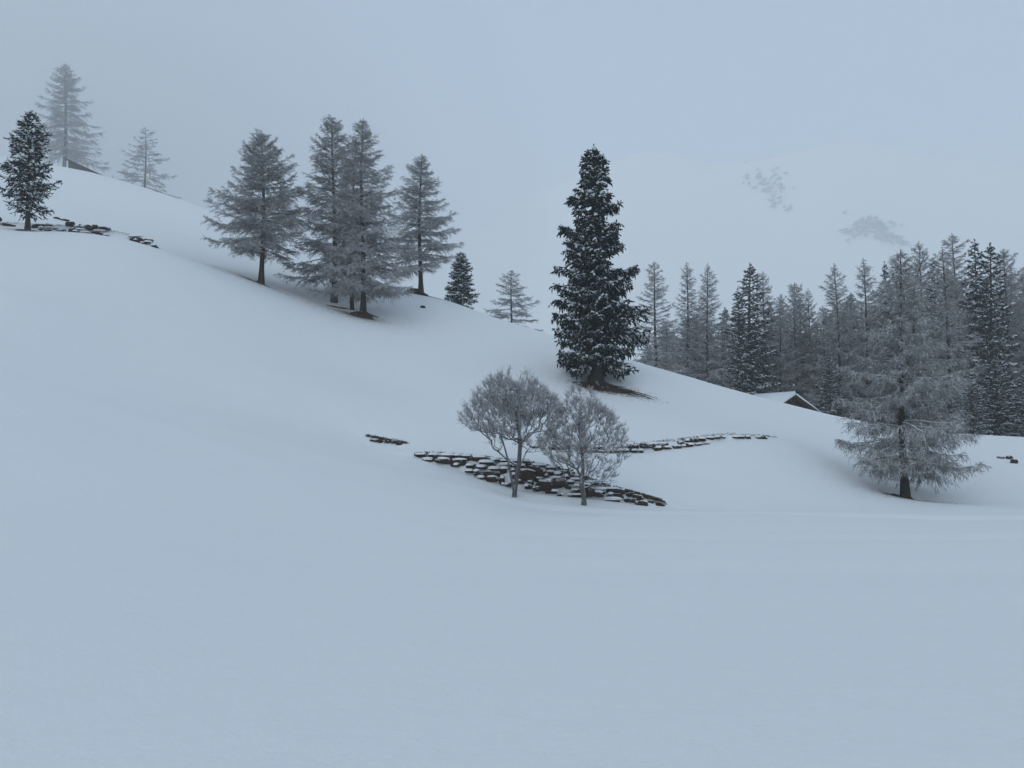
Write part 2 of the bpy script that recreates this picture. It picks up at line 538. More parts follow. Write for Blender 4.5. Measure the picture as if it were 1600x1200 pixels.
rock_outcrop(crags(1, 1372, 352, 34, 12, 75, .15) + crags(2, 1395, 372, 38, 9, 60, .25) + crags(3, 1340, 366, 24, 9, 16, .3), "pale rock outcrop low on the far mountain, just above the treetops")
rock_outcrop(crags(4, 1205, 285, 40, 24, 42, .3) + crags(5, 1225, 318, 26, 11, 12, .3), "faintest rock outcrop high on the far mountain, left of the other")

# ------------------------------------------------------------------ trees
DOWN = np.array([0, 0, -1.0])


def norm(a):
    return a / (np.linalg.norm(a, axis=-1, keepdims=True) + 1e-9)


def crown_profile(t, kind):
    if kind == "larch":       # broad below, pointed top
        return (1 - t) ** 0.70 * 1.04 * (0.74 + 0.26 * min(1, t * 5)) + 0.02
    if kind == "near":
        return min(.86, (1 - t) ** 0.80) + 0.04
    if kind == "cone":
        return (1 - t) ** 0.72 + 0.02
    if kind == "round":       # narrow with a rounded head
        return (1 - t) ** 0.46 * (0.80 + .20 * (1 - t)) + 0.03
    if kind == "oval":
        return min(1.0, 1.55 * (1 - t) ** 0.55 * (0.30 + t) ** 0.5) + 0.03
    if kind == "spruce":
        return (1 - t) ** 0.62 * 1.03 * (.62 + .38 * min(1, t * 4.5)) + 0.03
    return (1 - t) + .03


def limb(r, bp, az, L, pitch, droop, up, tw, dens=1.0, hang=0.4, needle=False, snow=None, nr=None, lim_r=None):
    """one bough with its side branches and twigs"""
    mb, tb = MB(), MB()
    n = 7
    s = np.linspace(0, 1, n)
    pt = pitch - droop * np.sin(np.pi * np.clip(s * 1.15, 0, 1)) * 1.0 + up * s ** 2
    azs = az + np.cumsum(r.normal(0, .07, n))
    d = np.stack([np.cos(azs) * np.cos(pt), np.sin(azs) * np.cos(pt), np.sin(pt)], -1)
    P = bp + np.concatenate([[np.zeros(3)], np.cumsum(d[:-1] * (L / (n - 1)), 0)])
    r0 = lim_r or (0.010 + 0.0095 * L)
    R = r0 * (1 - s) ** 0.8 + 0.007
    (mb if lim_r is None else mb).tube(P, R, 4)
    # side branches
    k = 3 + int(L / 0.14 * dens)
    f = np.sort(0.10 + 0.88 * r.random(k)) if L > .6 else np.sort(r.random(k) * .95)
    base = np.stack([np.interp(f, s, P[:, c]) for c in range(3)], -1)
    dd = norm(np.stack([np.interp(f, s, d[:, c]) for c in range(3)], -1))
    lat = norm(np.cross(dd, np.array([0, 0, 1.0])))
    side = np.where(np.arange(k) % 2, 1, -1)[:, None]
    ang = r.uniform(.6, 1.15, k)[:, None]
    ls = (L * .42 * (1 - f * .78) * r.uniform(.6, 1.2, k) + .14)[:, None]
    ls = np.minimum(ls, 1.5)
    sd = norm(dd * np.cos(ang) + lat * side * np.sin(ang) + np.array([0, 0, 1]) * r.normal(-.05 - .25 * hang, .22, k)[:, None])
    A = base; Mp = A + sd * ls * .5 + DOWN * ls * .02; B = A + sd * ls + DOWN * ls * (.10 + .18 * hang) + np.array([0, 0, 1]) * ls * .05
    mb.spindles(A, Mp, B, tw * 1.25 if not needle else nr * 1.05)
    # twigs
    per = np.maximum(3, (ls[:, 0] / (.042 if not needle else .085) * dens).astype(int))
    idx = np.repeat(np.arange(k), per); m_ = len(idx)
    g = r.random(m_)[:, None] * .95 + .05
    tA = np.where(g < .5, A[idx] + (Mp - A)[idx] * g * 2, Mp[idx] + (B - Mp)[idx] * (g * 2 - 1))
    sdi = sd[idx]; lt = norm(np.cross(sdi, np.array([0, 0, 1.0])))
    sg = np.where(r.random(m_) < .5, 1, -1)[:, None]; an = r.uniform(.35, 1.1, m_)[:, None]
    hg = hang * r.random(m_)[:, None] ** 1.5
    td = norm((sdi * np.cos(an) + lt * sg * np.sin(an)) * (1 - hg * .75) + DOWN * hg * 1.3 + r.normal(0, .22, (m_, 3)))
    tl = (r.uniform(.10, .30, m_) * (1.0 + .9 * hg[:, 0]))[:, None] * (1.0 if not needle else 1.15)
    tB = tA + td * tl; tM = tA + td * tl * .45 + r.normal(0, .012, (m_, 3))
    if needle:
        tM = tA + td * tl * .5
        mb.spindles(tA, tM, tB, nr * r.uniform(.7, 1.2, m_), sides=3)
    else:
        mb.diamonds(tA, tM, tB, tw * r.uniform(.75, 1.15, m_), r)
    # direct twigs on the limb itself
    q = 4 + int(L / (.035 if not needle else .06) * dens)
    if q:
        f2 = r.random(q)
        b2 = np.stack([np.interp(f2, s, P[:, c]) for c in range(3)], -1)
        d2 = norm(np.stack([np.interp(f2, s, d[:, c]) for c in range(3)], -1) + r.normal(0, .7, (q, 3)) + DOWN * hang * .6)
        l2 = r.uniform(.10, .34, q)[:, None]
        if needle: mb.spindles(b2, b2 + d2 * l2 * .5, b2 + d2 * l2, nr * r.uniform(.7, 1.1, q))
        else: mb.diamonds(b2, b2 + d2 * l2 * .5, b2 + d2 * l2, tw * r.uniform(.7, 1.1, q), r)
    if snow is not None:
        # lumps of snow carried on the bough and its side branches
        keep = r.random(k) < snow_chance
        c0 = A[keep] * .72 + B[keep] * .28; c1 = A[keep] * .08 + B[keep] * .92
        up_ = np.array([0, 0, nr * .9])
        wdt = r.uniform(.05, .15, keep.sum())
        snow.spindles(c0 + up_, (c0 + c1) / 2 + up_ * 1.5 + r.normal(0, .02, c0.shape), c1 + up_ * .6, wdt, sides=4, flat=.5)
        ns = max(1, int(L * 2.2))
        f3 = r.uniform(.45, 1, ns)
        b3 = np.stack([np.interp(f3, s, P[:, c]) for c in range(3)], -1) + np.array([0, 0, nr * 1.1])
        d3 = norm(np.stack([np.interp(f3, s, d[:, c]) for c in range(3)], -1)) * r.uniform(.12, .32, ns)[:, None]
        snow.spindles(b3 - d3, b3 + np.array([0, 0, .03]), b3 + d3, r.uniform(.08, .18, ns), sides=5, flat=.5)
    return mb


snow_chance = .5


def trunk_points(r, Ht, bend=.01, lean=0.0, top_bend=0.0):
    t = np.linspace(0, 1, 12)
    ph = r.uniform(0, 6)
    x = np.sin(t * 5 + ph) * Ht * bend - math.sin(ph) * Ht * bend + lean * Ht * t + top_bend * np.clip(t - .8, 0, 1) ** 1.3 * Ht * 2.2
    y = np.cos(t * 4 + ph) * Ht * bend - math.cos(ph) * Ht * bend
    return t, np.stack([x, y, t * Ht - 0.35 * (t == 0)], -1)


def conifer(seed, Ht, R, nl, base=.1, prof="larch", tw=.011, dens=1.0, hang=.4, needle=False, nr=.03, p_low=-.1, p_top=.8,
            droop=.25, up=.5, trunk_r=None, snow=False, irregular=.25, lean=0, top_bend=0, gaps=(), bend=.008, tiers=0):
    """returns trunk, list of limbs (MB), snow (MB or None)"""
    r = np.random.default_rng(seed)
    t, TP = trunk_points(r, Ht, bend, lean, top_bend)
    tr = trunk_r or Ht * .0155
    trunk = MB()
    trunk.tube(TP, tr * (1 - t) ** .85 + .018 + tr * .55 * np.exp(-t * 30), 8)
    limbs, sn = [], (MB() if snow else None)
    az = r.uniform(0, 6)
    for i in range(nl):
        u = (i + r.random() * .8) / nl
        if tiers: u = min(.999, max(0, (math.floor(u * tiers) + .5 + r.normal(0, .13)) / tiers))
        tt = base + (0.985 - base) * u ** 0.95
        az += 2.399963 + r.normal(0, .3)
        a = az % (2 * math.pi)
        L = R * crown_profile((tt - base) / (1 - base) if prof != "oval" else tt, prof) * r.uniform(1 - irregular, 1 + irregular * .6)
        for g0, g1, ga, gw, gf in gaps:
            if g0 < tt < g1 and abs((a - ga + math.pi) % (2 * math.pi) - math.pi) < gw: L *= gf
        L *= min(1.0, .22 + (1 - tt) * 11)
        if L < .06: continue
        bp = np.array([np.interp(tt, t, TP[:, c]) for c in range(3)])
        w = tt ** 1.4
        pitch = p_low + (p_top - p_low) * w + r.normal(0, .10)
        limbs.append(limb(r, bp, a, L, pitch, droop * (1 - w * .6), up * (1 - w * .5), tw, dens, hang * (1 - .5 * tt), needle, sn, nr))
    # leader
    ld = MB(); k = 14
    tp = TP[-1]
    z = r.random(k)[:, None] * Ht * .03
    A = tp - np.array([0, 0, 1]) * z; dv = norm(r.normal(0, .7, (k, 3)) + np.array([0, 0, .8]))
    ll = r.uniform(.10, .3, k)[:, None]
    ld.spindles(A, A + dv * ll * .5, A + dv * ll, tw if not needle else nr)
    limbs.append(ld)
    return trunk, limbs, sn


def roots_mesh(r, rad, n=6, spread=1.8):
    mb = MB()
    for k in range(n):
        a = k * 2 * math.pi / n + r.normal(0, .3); L = rad * spread * r.uniform(.8, 1.8)
        s = np.linspace(0, 1, 5)
        P = np.stack([np.cos(a + s * .3) * (rad * .55 + s * L), np.sin(a + s * .3) * (rad * .55 + s * L), .45 * rad * (1 - s) ** 2 * 1.6 - .12 * s], -1)
        mb.tube(P, rad * .38 * (1 - s * .85), 5)
    return mb


def make_meshes(res, twig_mat, bark_mat, merge=True, seed=0):
    trunk, limbs, sn = res
    V, T = trunk.get(); out = {"trunk": mesh_from("trunk", V, T, bark_mat, smooth=True)}
    if merge:
        mb = MB()
        for l in limbs: mb.merge(l)
        out["crown"] = [mesh_from("crown", *mb.get(), twig_mat)]
    else:
        out["crown"] = [mesh_from("limb", *l.get(), twig_mat) for l in limbs]
    out["snow"] = mesh_from("snow_load", *sn.get(), M["fresh_snow"], smooth=True) if sn is not None and sn.n else None
    return out


def place_tree(name, meshes, px, Y, label, cat, group=None, rz=0.0, scale=(1, 1, 1), sink=0.0, part="crown", tilt=0.0):
    x = atx(px, Y); z = H(x, Y)
    root = empty(name, (x, Y, z - sink), rz)
    root.rotation_euler = (0, tilt, rz)
    root.scale = scale
    tag(root, label, cat, group)
    mobj("trunk", meshes["trunk"], root)
    for c in meshes["crown"]: mobj(part, c, root)
    if meshes["snow"]: mobj("snow_load", meshes["snow"], root)
    return root


def size_for(px_h, Y):
    return px_h / F * Y


# --- the big spruce on the shoulder of the hill
snow_chance = .72
res = conifer(3, 16.4, 3.42, 215, base=.085, prof="spruce", needle=True, nr=.060, dens=1.0, hang=1.15, p_low=-.10, p_top=.50, droop=.38, up=.42,
              trunk_r=.42, snow=True, irregular=.42, tiers=30, gaps=[(.66, .70, 2.2, 3.2, .5), (.50, .54, .2, 1.6, .45), (.30, .33, 3.4, 1.0, .5), (.80, .83, 0, 9, .6)], bend=.004)
bs = make_meshes(res, M["spruce_needles"], M["bark"])
big = place_tree("spruce_tree", bs, *BIG_SPRUCE, "tall dark snow-laden spruce alone on the hill shoulder above the small bare trees", "spruce tree")
mobj("root", mesh_from("root", *roots_mesh(np.random.default_rng(4), .48, 7, 2.2).get(), M["bark"], True), big)

# --- small spruces
snow_chance = .75
res = conifer(8, 9.0, 2.25, 90, base=.16, prof="spruce", needle=True, nr=.040, dens=.9, hang=.55, p_low=-.05, p_top=.7, droop=.2, up=.5, trunk_r=.17, snow=True, irregular=.35, bend=.005,
              gaps=[(.22, .30, 0, .9, .35), (.22, .30, 3.14, .7, .5)])
ls = make_meshes(res, M["spruce_needles"], M["bark"])
place_tree("spruce_tree", ls, 35, 65, "small snow-dusted spruce beside the tumbled stone wall at the left edge", "spruce tree")
res = conifer(9, 5.6, 1.8, 90, base=.03, prof="spruce", needle=True, nr=.040, dens=.95, hang=.25, p_low=-.15, p_top=.6, droop=.15, up=.35, snow=True, irregular=.15)
ss = make_meshes(res, M["spruce_needles"], M["bark"])
snow_chance = .8
place_tree("spruce_tree", ss, 719, 88, "young cone-shaped spruce striped with snow, right of the larch group on the crest", "spruce tree")

# --- the near larch at the right
res = conifer(21, 13.1, 3.6, 150, base=.11, prof="near", tw=.0105, dens=1.18, hang=1.0, p_low=-.03, p_top=.8, droop=.36, up=.42, trunk_r=.19, irregular=.42, tiers=26)
nl_ = make_meshes(res, M["larch_near"], M["bark"], merge=False)
near = place_tree("larch_tree", nl_, *NEAR_LARCH, "large frosted larch with drooping twigs in the dip right of the terrace walls", "larch tree", part="limb", rz=1.0)
mobj("root", mesh_from("root", *roots_mesh(np.random.default_rng(7), .24, 5, 1.3).get(), M["bark"], True), near)

# --- larches on the left slope
G1 = "larches in the group on the hillside"
res = conifer(31, 12.4, 5.0, 105, base=.21, prof="larch", tw=.0145, dens=1.10, hang=.45, p_low=-.02, tiers=22, lean=-.01, p_top=.85, droop=.25, up=.5, trunk_r=.20, irregular=.30)
place_tree("larch_tree", make_meshes(res, M["larch_twig"], M["bark"]), 405, 72, "broad larch with a bare dark trunk, standing by itself left of the larch group", "larch tree")
res = conifer(32, 16.3, 4.9, 125, base=.12, tiers=30, prof="larch", tw=.0145, dens=1.05, hang=.6, p_low=-.15, p_top=.8, droop=.28, up=.45, trunk_r=.20, irregular=.30)
lA = make_meshes(res, M["larch_twig"], M["bark"])
t1 = place_tree("larch_tree", lA, 566, 72, "front larch of the hillside group, its pointed top highest, roots on a dark mound", "larch tree", G1)
mobj("root", mesh_from("root", *roots_mesh(np.random.default_rng(5), .34, 6, 2.0).get(), M["bark"], True), t1)
res = conifer(33, 15.2, 2.4, 70, base=.30, prof="round", tw=.015, dens=.7, hang=.5, p_low=-.1, p_top=.8, trunk_r=.13, irregular=.35)
place_tree("larch_tree", make_meshes(res, M["larch_twig"], M["bark"]), 549, 74, "thin-trunked larch squeezed between the two larger trees of the hillside group", "larch tree", G1, scale=(1, 1, .95))
res = conifer(34, 16.3, 4.7, 120, base=.13, lean=-.012, prof="round", tw=.019, dens=.85, hang=.6, p_low=-.1, p_top=.9, droop=.25, up=.5, trunk_r=.24, irregular=.25)
lB = make_meshes(res, M["larch_twig_far"], M["bark"])
place_tree("larch_tree", lB, 520, 77, "left larch of the hillside group, round-topped and paler in the mist", "larch tree", G1, sink=.1)
res = conifer(35, 13.6, 4.2, 95, base=.19, tiers=20, prof="larch", tw=.0155, dens=1.05, hang=.55, p_low=-.1, p_top=.75, droop=.2, up=.35, trunk_r=.21, irregular=.28)
lC = make_meshes(res, M["larch_twig"], M["bark"])
t3 = place_tree("larch_tree", lC, 657, 84, "larch on the skyline between the hillside group and the young snowy spruce", "larch tree")
mobj("root", mesh_from("root", *roots_mesh(np.random.default_rng(6), .30, 6, 1.8).get(), M["bark"], True), t3)
res = conifer(36, 8.4, 4.2, 50, base=.06, prof="larch", tw=.019, dens=.85, hang=.35, p_low=-.2, p_top=.5, droop=.12, up=.25, trunk_r=.13, irregular=.3)
place_tree("larch_tree", make_meshes(res, M["larch_twig_far"], M["bark"]), 800, 100, "small spreading larch half hidden behind the crest, left of the big spruce", "larch tree", scale=(1, 1, 1))

# --- two misty larches far up the slope
res = conifer(41, 24.0, 7.2, 125, base=.23, prof="round", tw=.030, dens=.62, hang=.75, p_low=-.15, p_top=.6, droop=.35, up=.35, trunk_r=.42, irregular=.38)
place_tree("larch_tree", make_meshes(res, M["larch_twig_far"], M["bark"]), 88, 172, "tall larch nearly lost in the fog behind the small left-hand spruce", "larch tree", "fog-veiled larches high on the slope")
res = conifer(42, 17.3, 7.4, 60, base=.10, prof="larch", tw=.030, dens=.55, hang=.35, p_low=-.15, p_top=.5, droop=.15, up=.25, trunk_r=.26, irregular=.40)
place_tree("larch_tree", make_meshes(res, M["larch_twig_far"], M["bark"]), 216, 170, "faint fog-veiled larch with wide lower boughs, right of the grey-roofed hut", "larch tree", "fog-veiled larches high on the slope")

# --- the wood beyond the crest
GF = "trees of the wood beyond the crest"
LV = []
specs = [(51, "round", 4.6, 105, -.15, .7), (52, "larch", 4.5, 115, -.2, .7), (53, "round", 4.0, 115, -.15, .7), (54, "larch", 5.0, 120, -.05, .65), (55, "oval", 4.1, 110, -.1, .8)]
for sd_, pf, R_, n_, pl, ptp in specs:
    res = conifer(sd_, 20.0, R_, n_, base=.07, prof=pf, tw=.022, dens=.80, hang=.55, p_low=pl, p_top=ptp, droop=.22, up=.4, trunk_r=.25, irregular=.34)
    LV.append(make_meshes(res, M["larch_twig_far"], M["bark"]))
res = conifer(56, 20.0, 4.0, 84, base=.07, prof="larch", tw=.024, dens=.66, hang=.4, p_low=-.05, p_top=.3, droop=.1, up=.5, trunk_r=.25, irregular=.4, top_bend=.35)
LBENT = make_meshes(res, M["larch_twig_far"], M["bark"])
SV = []
snow_chance = .35
for sd_, R_, n_ in [(61, 3.7, 125), (62, 3.1, 115)]:
    res = conifer(sd_, 20.0, R_, n_, base=.03, prof="spruce", needle=True, nr=.062, dens=.55, hang=.6, p_low=-.25, p_top=.45, droop=.25, up=.35, snow=True, irregular=.25)
    SV.append(make_meshes(res, M["spruce_far"], M["bark"]))

WOOD = [  # px, py of the top, distance, kind, variant, width factor, label
    (1028, 408, 112, 'L', 0, 1.0, "round-topped larch at the left end of the wood, right beside the big spruce"),
    (1071, 410, 118, 'L', 1, .9, "second larch from the left end of the wood"),
    (1108, 412, 116, 'L', 3, .85, "third larch from the left end of the wood, its tip slightly forked"),
    (1177, 412, 118, 'S', 0, 1.25, "broad snow-dusted spruce left of the snow-roofed hut, tallest of that clump"),
    (1196, 425, 124, 'L', 2, .9, "larch overlapping the right side of the broad spruce, above the snow-roofed hut"),
    (1155, 452, 116, 'S', 1, .9, "shorter spruce leaning out on the left of the broad spruce"),
    (1221, 458, 120, 'L', 0, .72, "slender larch rising straight behind the snow-roofed hut"),
    (1247, 442, 128, 'L', 4, .8, "slim pale larch above the right eave of the snow-roofed hut"),
    (1268, 452, 126, 'L', 2, .7, "slim larch just right of the hut, lower than its neighbours"),
    (1309, 412, 112, 'L', 3, 1.0, "larch with a stout dark trunk, halfway between the hut and the near larch"),
    (1352, 403, 114, 'L', 1, .95, "larch with a pointed top, left of the little dark spruce tip"),
    (1387, 408, 112, 'S', 1, .6, "narrow dark spruce tip poking up left of the bent-topped larch"),
    (1428, 388, 94, 'B', 0, .95, "larch with a crooked bent top, directly behind the near larch"),
    (1441, 380, 110, 'L', 2, .95, "larch with a smooth pointed top, just right of the bent-topped one"),
    (1464, 402, 108, 'S', 1, .75, "dark spruce mostly hidden between larches, right of the bent-topped larch"),
    (1480, 386, 92, 'L', 3, .95, "larch with long level boughs, front row of the wood right of the near larch"),
    (1500, 365, 100, 'L', 0, 1.05, "tallest larch of the wood, its pale top above all others"),
    (1527, 373, 98, 'S', 1, .9, "left one of the two dark spruces near the right edge"),
    (1550, 381, 94, 'S', 0, .95, "right one of the two dark spruces near the right edge, darkest tree of the wood"),
    (1571, 390, 106, 'L', 4, .9, "pale larch behind the two dark spruces at the right edge"),
    (1601, 420, 98, 'L', 1, .9, "larch cut by the right edge of the photo"),
    (1300, 560, 108, 'S', 1, 1.5, "low dark spruce among the trunks right of the hut"),
    (1560, 560, 88, 'S', 0, 1.7, "low bushy spruce under the two dark spruces at the right edge"),
    (1520, 580, 86, 'S', 1, 1.7, "low bushy spruce on the crest right of the near larch"),
    (1598, 585, 87, 'S', 1, 1.7, "low bushy spruce at the foot of the wood, cut by the right edge"),
    (1045, 500, 126, 'L', 2, 1.2, "short frosted larch filling the gap between the first two larches of the wood"),
    (1090, 490, 126, 'L', 4, 1.2, "short frosted larch behind the second and third larches of the wood"),
    (1130, 500, 124, 'L', 0, 1.2, "short frosted larch left of the shorter leaning spruce"),
    (1335, 470, 122, 'L', 4, 1.2, "half-height larch filling the gap before the pointed larch"),
    (1285, 480, 124, 'L', 2, 1.2, "half-height larch behind the low dark spruce"),
    (1375, 450, 118, 'L', 0, 1.1, "larch hidden to its top behind the left side of the near larch"),
    (1410, 440, 116, 'L', 4, 1.1, "larch deep behind the crown of the near larch"),
    (1630, 400, 100, 'L', 3, 1.0, "larch just beyond the right edge, only its boughs reaching in"),
]
rr_ = random.Random(9)
BACK = []
for k in range(46):      # the trees that fill the wood behind its first rows
    px = 1010 + 15.5 * k + rr_.uniform(-5, 5) if k < 40 else rr_.uniform(1440, 1640)
    Y = rr_.uniform(124, 150)
    spruce = rr_.random() < .30
    base_top = 455 if px < 1400 else 415
    BACK.append((px, base_top + rr_.uniform(0, 62) + (25 if px < 1140 else 0), Y, 'S' if spruce else 'L', rr_.randrange(2) if spruce else rr_.randrange(5), rr_.uniform(1.0, 1.35), None))
for i, (px, py, Y, kd, v, wf, lab) in enumerate(WOOD + BACK):
    x = atx(px, Y); zb = H(x, Y)
    Ht = at(px, py, Y)[2] - zb
    s_ = Ht / 20.0
    ms = LBENT if kd == 'B' else (LV[v] if kd == 'L' else SV[v])
    if lab is None: GF_ = ("back-row spruces " if kd == "S" else "back-row larches ") + ("left" if px < 1140 else "behind the hut" if px < 1290 else "right of the hut" if px < 1390 else "behind the near larch" if px < 1500 else "at the right edge")
    else: GF_ = GF
    wx = wf * (0.45 + .55 * s_) if kd != 'S' or py < 520 else wf * s_ * 1.1
    rz = 0.0 if kd == 'B' else random.uniform(0, 6.28)
    if kd == 'B': rz = .3
    if lab is None:
        zone = ("behind the leftmost larches of the wood" if px < 1140 else "behind the timber hut" if px < 1290 else "between the hut and the near larch" if px < 1390 else "hidden behind the near larch" if px < 1500 else "at the right edge of the photo")
        lab = ("dark back-row spruce " if kd == 'S' else "grey leafless back-row larch ") + zone
    place_tree("spruce_tree" if kd == 'S' else "larch_tree", ms, px, Y, lab, "spruce tree" if kd == 'S' else "larch tree", GF_, rz=rz, scale=(wx, wx, s_), tilt=random.uniform(-.015, .015))


# ------------------------------------------------------------------ the two small bare trees
def broadleaf(seed, Ht, fork, cz, rx, rz_, n, leadn=0, low=None, twin=None, shape=1.0, tr=.11):
    r = np.random.default_rng(seed)
    # target points filling the crown
    pts = []
    while len(pts) < n:
        p = r.uniform(-1, 1, 3)
        q = np.linalg.norm(p)
        if q > 1 or q < .15: continue
        if p[2] < -.2 and r.random() < .35: continue
        p = p / q * q ** .6
        th_ = math.atan2(p[1], p[0])
        p = p * (.86 + .17 * math.sin(th_ * 2 + seed) + .12 * math.sin(th_ * 3 + p[2] * 4 + seed * 2) + .10 * math.sin(p[2] * 6 + th_))
        pts.append([p[0] * rx * (1 - max(0, p[2]) * shape * .35), p[1] * rx * (1 - max(0, p[2]) * shape * .35), cz + p[2] * rz_])
    pts = np.array(pts)
    stem = []
    k = 7
    for j in range(k + 1):
        s = j / k
        stem.append([.10 * math.sin(s * 3 + seed) * s + (.30 * s ** 1.5 if twin else 0), .06 * math.sin(s * 4) * s, s * fork])
    if leadn:
        for j in range(1, leadn + 1):
            s = j / leadn
            stem.append([stem[k][0] + .08 * math.sin(s * 6), stem[k][1] + .05 * math.sin(5 * s), fork + s * (Ht * .8 - fork)])
    nodes = [np.array(s) for s in stem]
    parent = [-1] + list(range(len(stem) - 1))
    dist = [0.0]
    for j in range(1, len(stem)): dist.append(dist[-1] + np.linalg.norm(nodes[j] - nodes[j - 1]))
    minz = fork * .8
    order = np.argsort(np.linalg.norm(pts - np.array([0, 0, fork]), axis=1))
    N = np.array(nodes); D = np.array(dist)
    for oi in order:
        p = pts[oi]
        v = p - N
        dd = np.linalg.norm(v, axis=1)
        cost = dd + .32 * D + np.where(N[:, 2] < minz, 3, 0) + .9 * np.clip(N[:, 2] - p[2] + .02, 0, 9)
        b_ = int(np.argmin(cost))
        # step with a midpoint so the branch curves outward then up
        if dd[b_] > .35:
            mid = (N[b_] + p) / 2 + np.array([0, 0, -.10 * dd[b_]]) + r.normal(0, .03, 3)
            N = np.vstack([N, mid, p]); i0 = len(parent)
            parent += [b_, i0]; D = np.append(D, [D[b_] + dd[b_] * .5, D[b_] + dd[b_]])
        else:
            N = np.vstack([N, p]); parent.append(b_); D = np.append(D, D[b_] + dd[b_])
    m_ = len(parent)
    parent = np.array(parent)
    load = np.ones(m_)
    order2 = np.argsort(-D)
    for j in order2:
        if parent[j] >= 0: load[parent[j]] += load[j]
    rad = .0052 * load ** .40
    rad = rad * (tr / rad[0])**(np.clip(rad / rad[0], 0, 1))
    # which main limb each node belongs to
    ns = len(stem)
    owner = np.full(m_, -1)
    for j in np.argsort(D):
        if j < ns: continue
        p_ = parent[j]
        owner[j] = owner[p_] if p_ >= ns else j
    big_ids = [j for j in set(owner[ns:]) if load[j] > 14]
    trunk = MB()
    st = N[:ns]
    st[0][2] -= .3
    trunk.tube(st, rad[:ns] * np.where(np.arange(ns) < 2, 1.15, 1), 8)
    groups = {j: MB() for j in big_ids}
    rest = MB(); twigs = {j: MB() for j in big_ids}; twigs[-1] = MB()
    for j in range(ns, m_):
        g = groups.get(owner[j], rest)
        a, b2 = N[parent[j]], N[j]
        ra = min(rad[parent[j]], rad[j] * 1.6)
        g.tube(np.array([a, (a + b2) / 2 + r.normal(0, .008, 3), b2]), [ra, (ra + rad[j]) / 2, rad[j]], 5 if rad[j] > .02 else 3, cap=True)
    # fine twigs
    own = np.array([o if o in groups else -1 for o in owner])
    for o in list(groups) + [-1]:
        sel = np.where((own == o) & (np.arange(m_) >= ns))[0]
        sel = sel[load[sel] < 9]
        if not len(sel): continue
        A = np.repeat(N[sel], 16, 0)
        out = norm(A - np.array([0, 0, fork + .1]))
        dv = norm(out * .9 + np.array([0, 0, .45]) + r.normal(0, .60, A.shape))
        ll = (.07 + .36 * r.random(len(A)) ** 2.2)[:, None]
        Bp = A + dv * ll + np.array([0, 0, .04])
        Mp = A + dv * ll * .5
        tb = twigs[o]
        tb.diamonds(A, Mp, Bp, .0056, r)
        C = Mp + r.normal(0, .01, A.shape); d2 = norm(dv + r.normal(0, .55, A.shape) + np.array([0, 0, .2])); l2 = ll * r.uniform(.3, .7, (len(A), 1))
        tb.diamonds(C, C + d2 * l2 * .6, C + d2 * l2, .0062, r)
    return trunk, groups, rest, twigs


def place_broadleaf(res, px, Y, label, rz, extra=None):
    x = atx(px, Y)
    root = empty("bare_tree", (x, Y, H(x, Y)), rz)
    tag(root, label, "bare tree")
    trunk, groups, rest, tw = res
    if extra is not None: trunk.merge(extra)
    mobj("trunk", mesh_from("trunk", *trunk.get(), M["rimed_bark"], True), root)
    for j, g in groups.items():
        l = mobj("limb", mesh_from("limb", *g.get(), M["rimed_bark"], True), root)
        if tw[j].n: mobj("twigs", mesh_from("twigs", *tw[j].get(), M["rime_twig"]), l)
    if tw[-1].n or rest.n:
        c = MB(); c.merge(rest); c.merge(tw[-1])
        mobj("crown_twigs", mesh_from("crown_twigs", *c.get(), M["rime_twig"]), root)
    return root


ex = MB()   # the leaning second stem of the left tree
s = np.linspace(0, 1, 7)
ex.tube(np.stack([.0 - .26 * s ** .7 - .35 * s ** 2, .05 * s, .28 + s * 2.5], -1), .068 * (1 - s * .6), 6)
place_broadleaf(broadleaf(71, 5.4, 1.30, 3.62, 2.1, 1.66, 1250, leadn=3, tr=.092, twin=True), 803, 38.2, "left, rounder one of the two small leafless trees, forked trunk before the terrace wall", 0, ex)
place_broadleaf(broadleaf(77, 4.9, .85, 2.85, 1.8, 2.05, 760, leadn=9, tr=.10, shape=1.6), 911, 37.6, "right, thinner one of the two small leafless trees, straight trunk with low side branches", 0)

# ------------------------------------------------------------------ dry stone walls
STONES = []
for k in range(8):
    r = np.random.default_rng(100 + k)
    n_ = 4
    # a rounded block from a subdivided cube
    vs, idx = [], {}
    fs = []
    for ax in range(3):
        for sgn in (-1, 1):
            grid = np.zeros((n_, n_), int)
            for a in range(n_):
                for b_ in range(n_):
                    p = [0, 0, 0]; p[ax] = sgn; p[(ax + 1) % 3] = -1 + 2 * a / (n_ - 1); p[(ax + 2) % 3] = -1 + 2 * b_ / (n_ - 1)
                    key = tuple(round(c, 3) for c in p)
                    if key not in idx:
                        idx[key] = len(vs); vs.append(p)
                    grid[a, b_] = idx[key]
            for a in range(n_ - 1):
                for b_ in range(n_ - 1):
                    q = [grid[a, b_], grid[a + 1, b_], grid[a + 1, b_ + 1], grid[a, b_ + 1]]
                    if sgn < 0: q = q[::-1]
                    fs += [[q[0], q[1], q[2]], [q[0], q[2], q[3]]]
    P = np.array(vs, float)
    P = P / (np.abs(P) ** 7).sum(1)[:, None] ** (1 / 7)
    P = P * .5 + r.normal(0, .050, P.shape)
    P[:, 0] += P[:, 2] * r.normal(0, .25)
    STONES.append(mesh_from("stone", P, np.array(fs), M["stone"], smooth=False))


ROCKS = []
for me_ in STONES:
    m2 = me_.copy(); m2.name = "rock"
    P = np.empty(len(m2.vertices) * 3, np.float32); m2.vertices.foreach_get("co", P); P = P.reshape(-1, 3)
    P = P / (np.linalg.norm(P, axis=1)[:, None] ** .75) * .62
    m2.vertices.foreach_set("co", P.ravel()); m2.update(); ROCKS.append(m2)


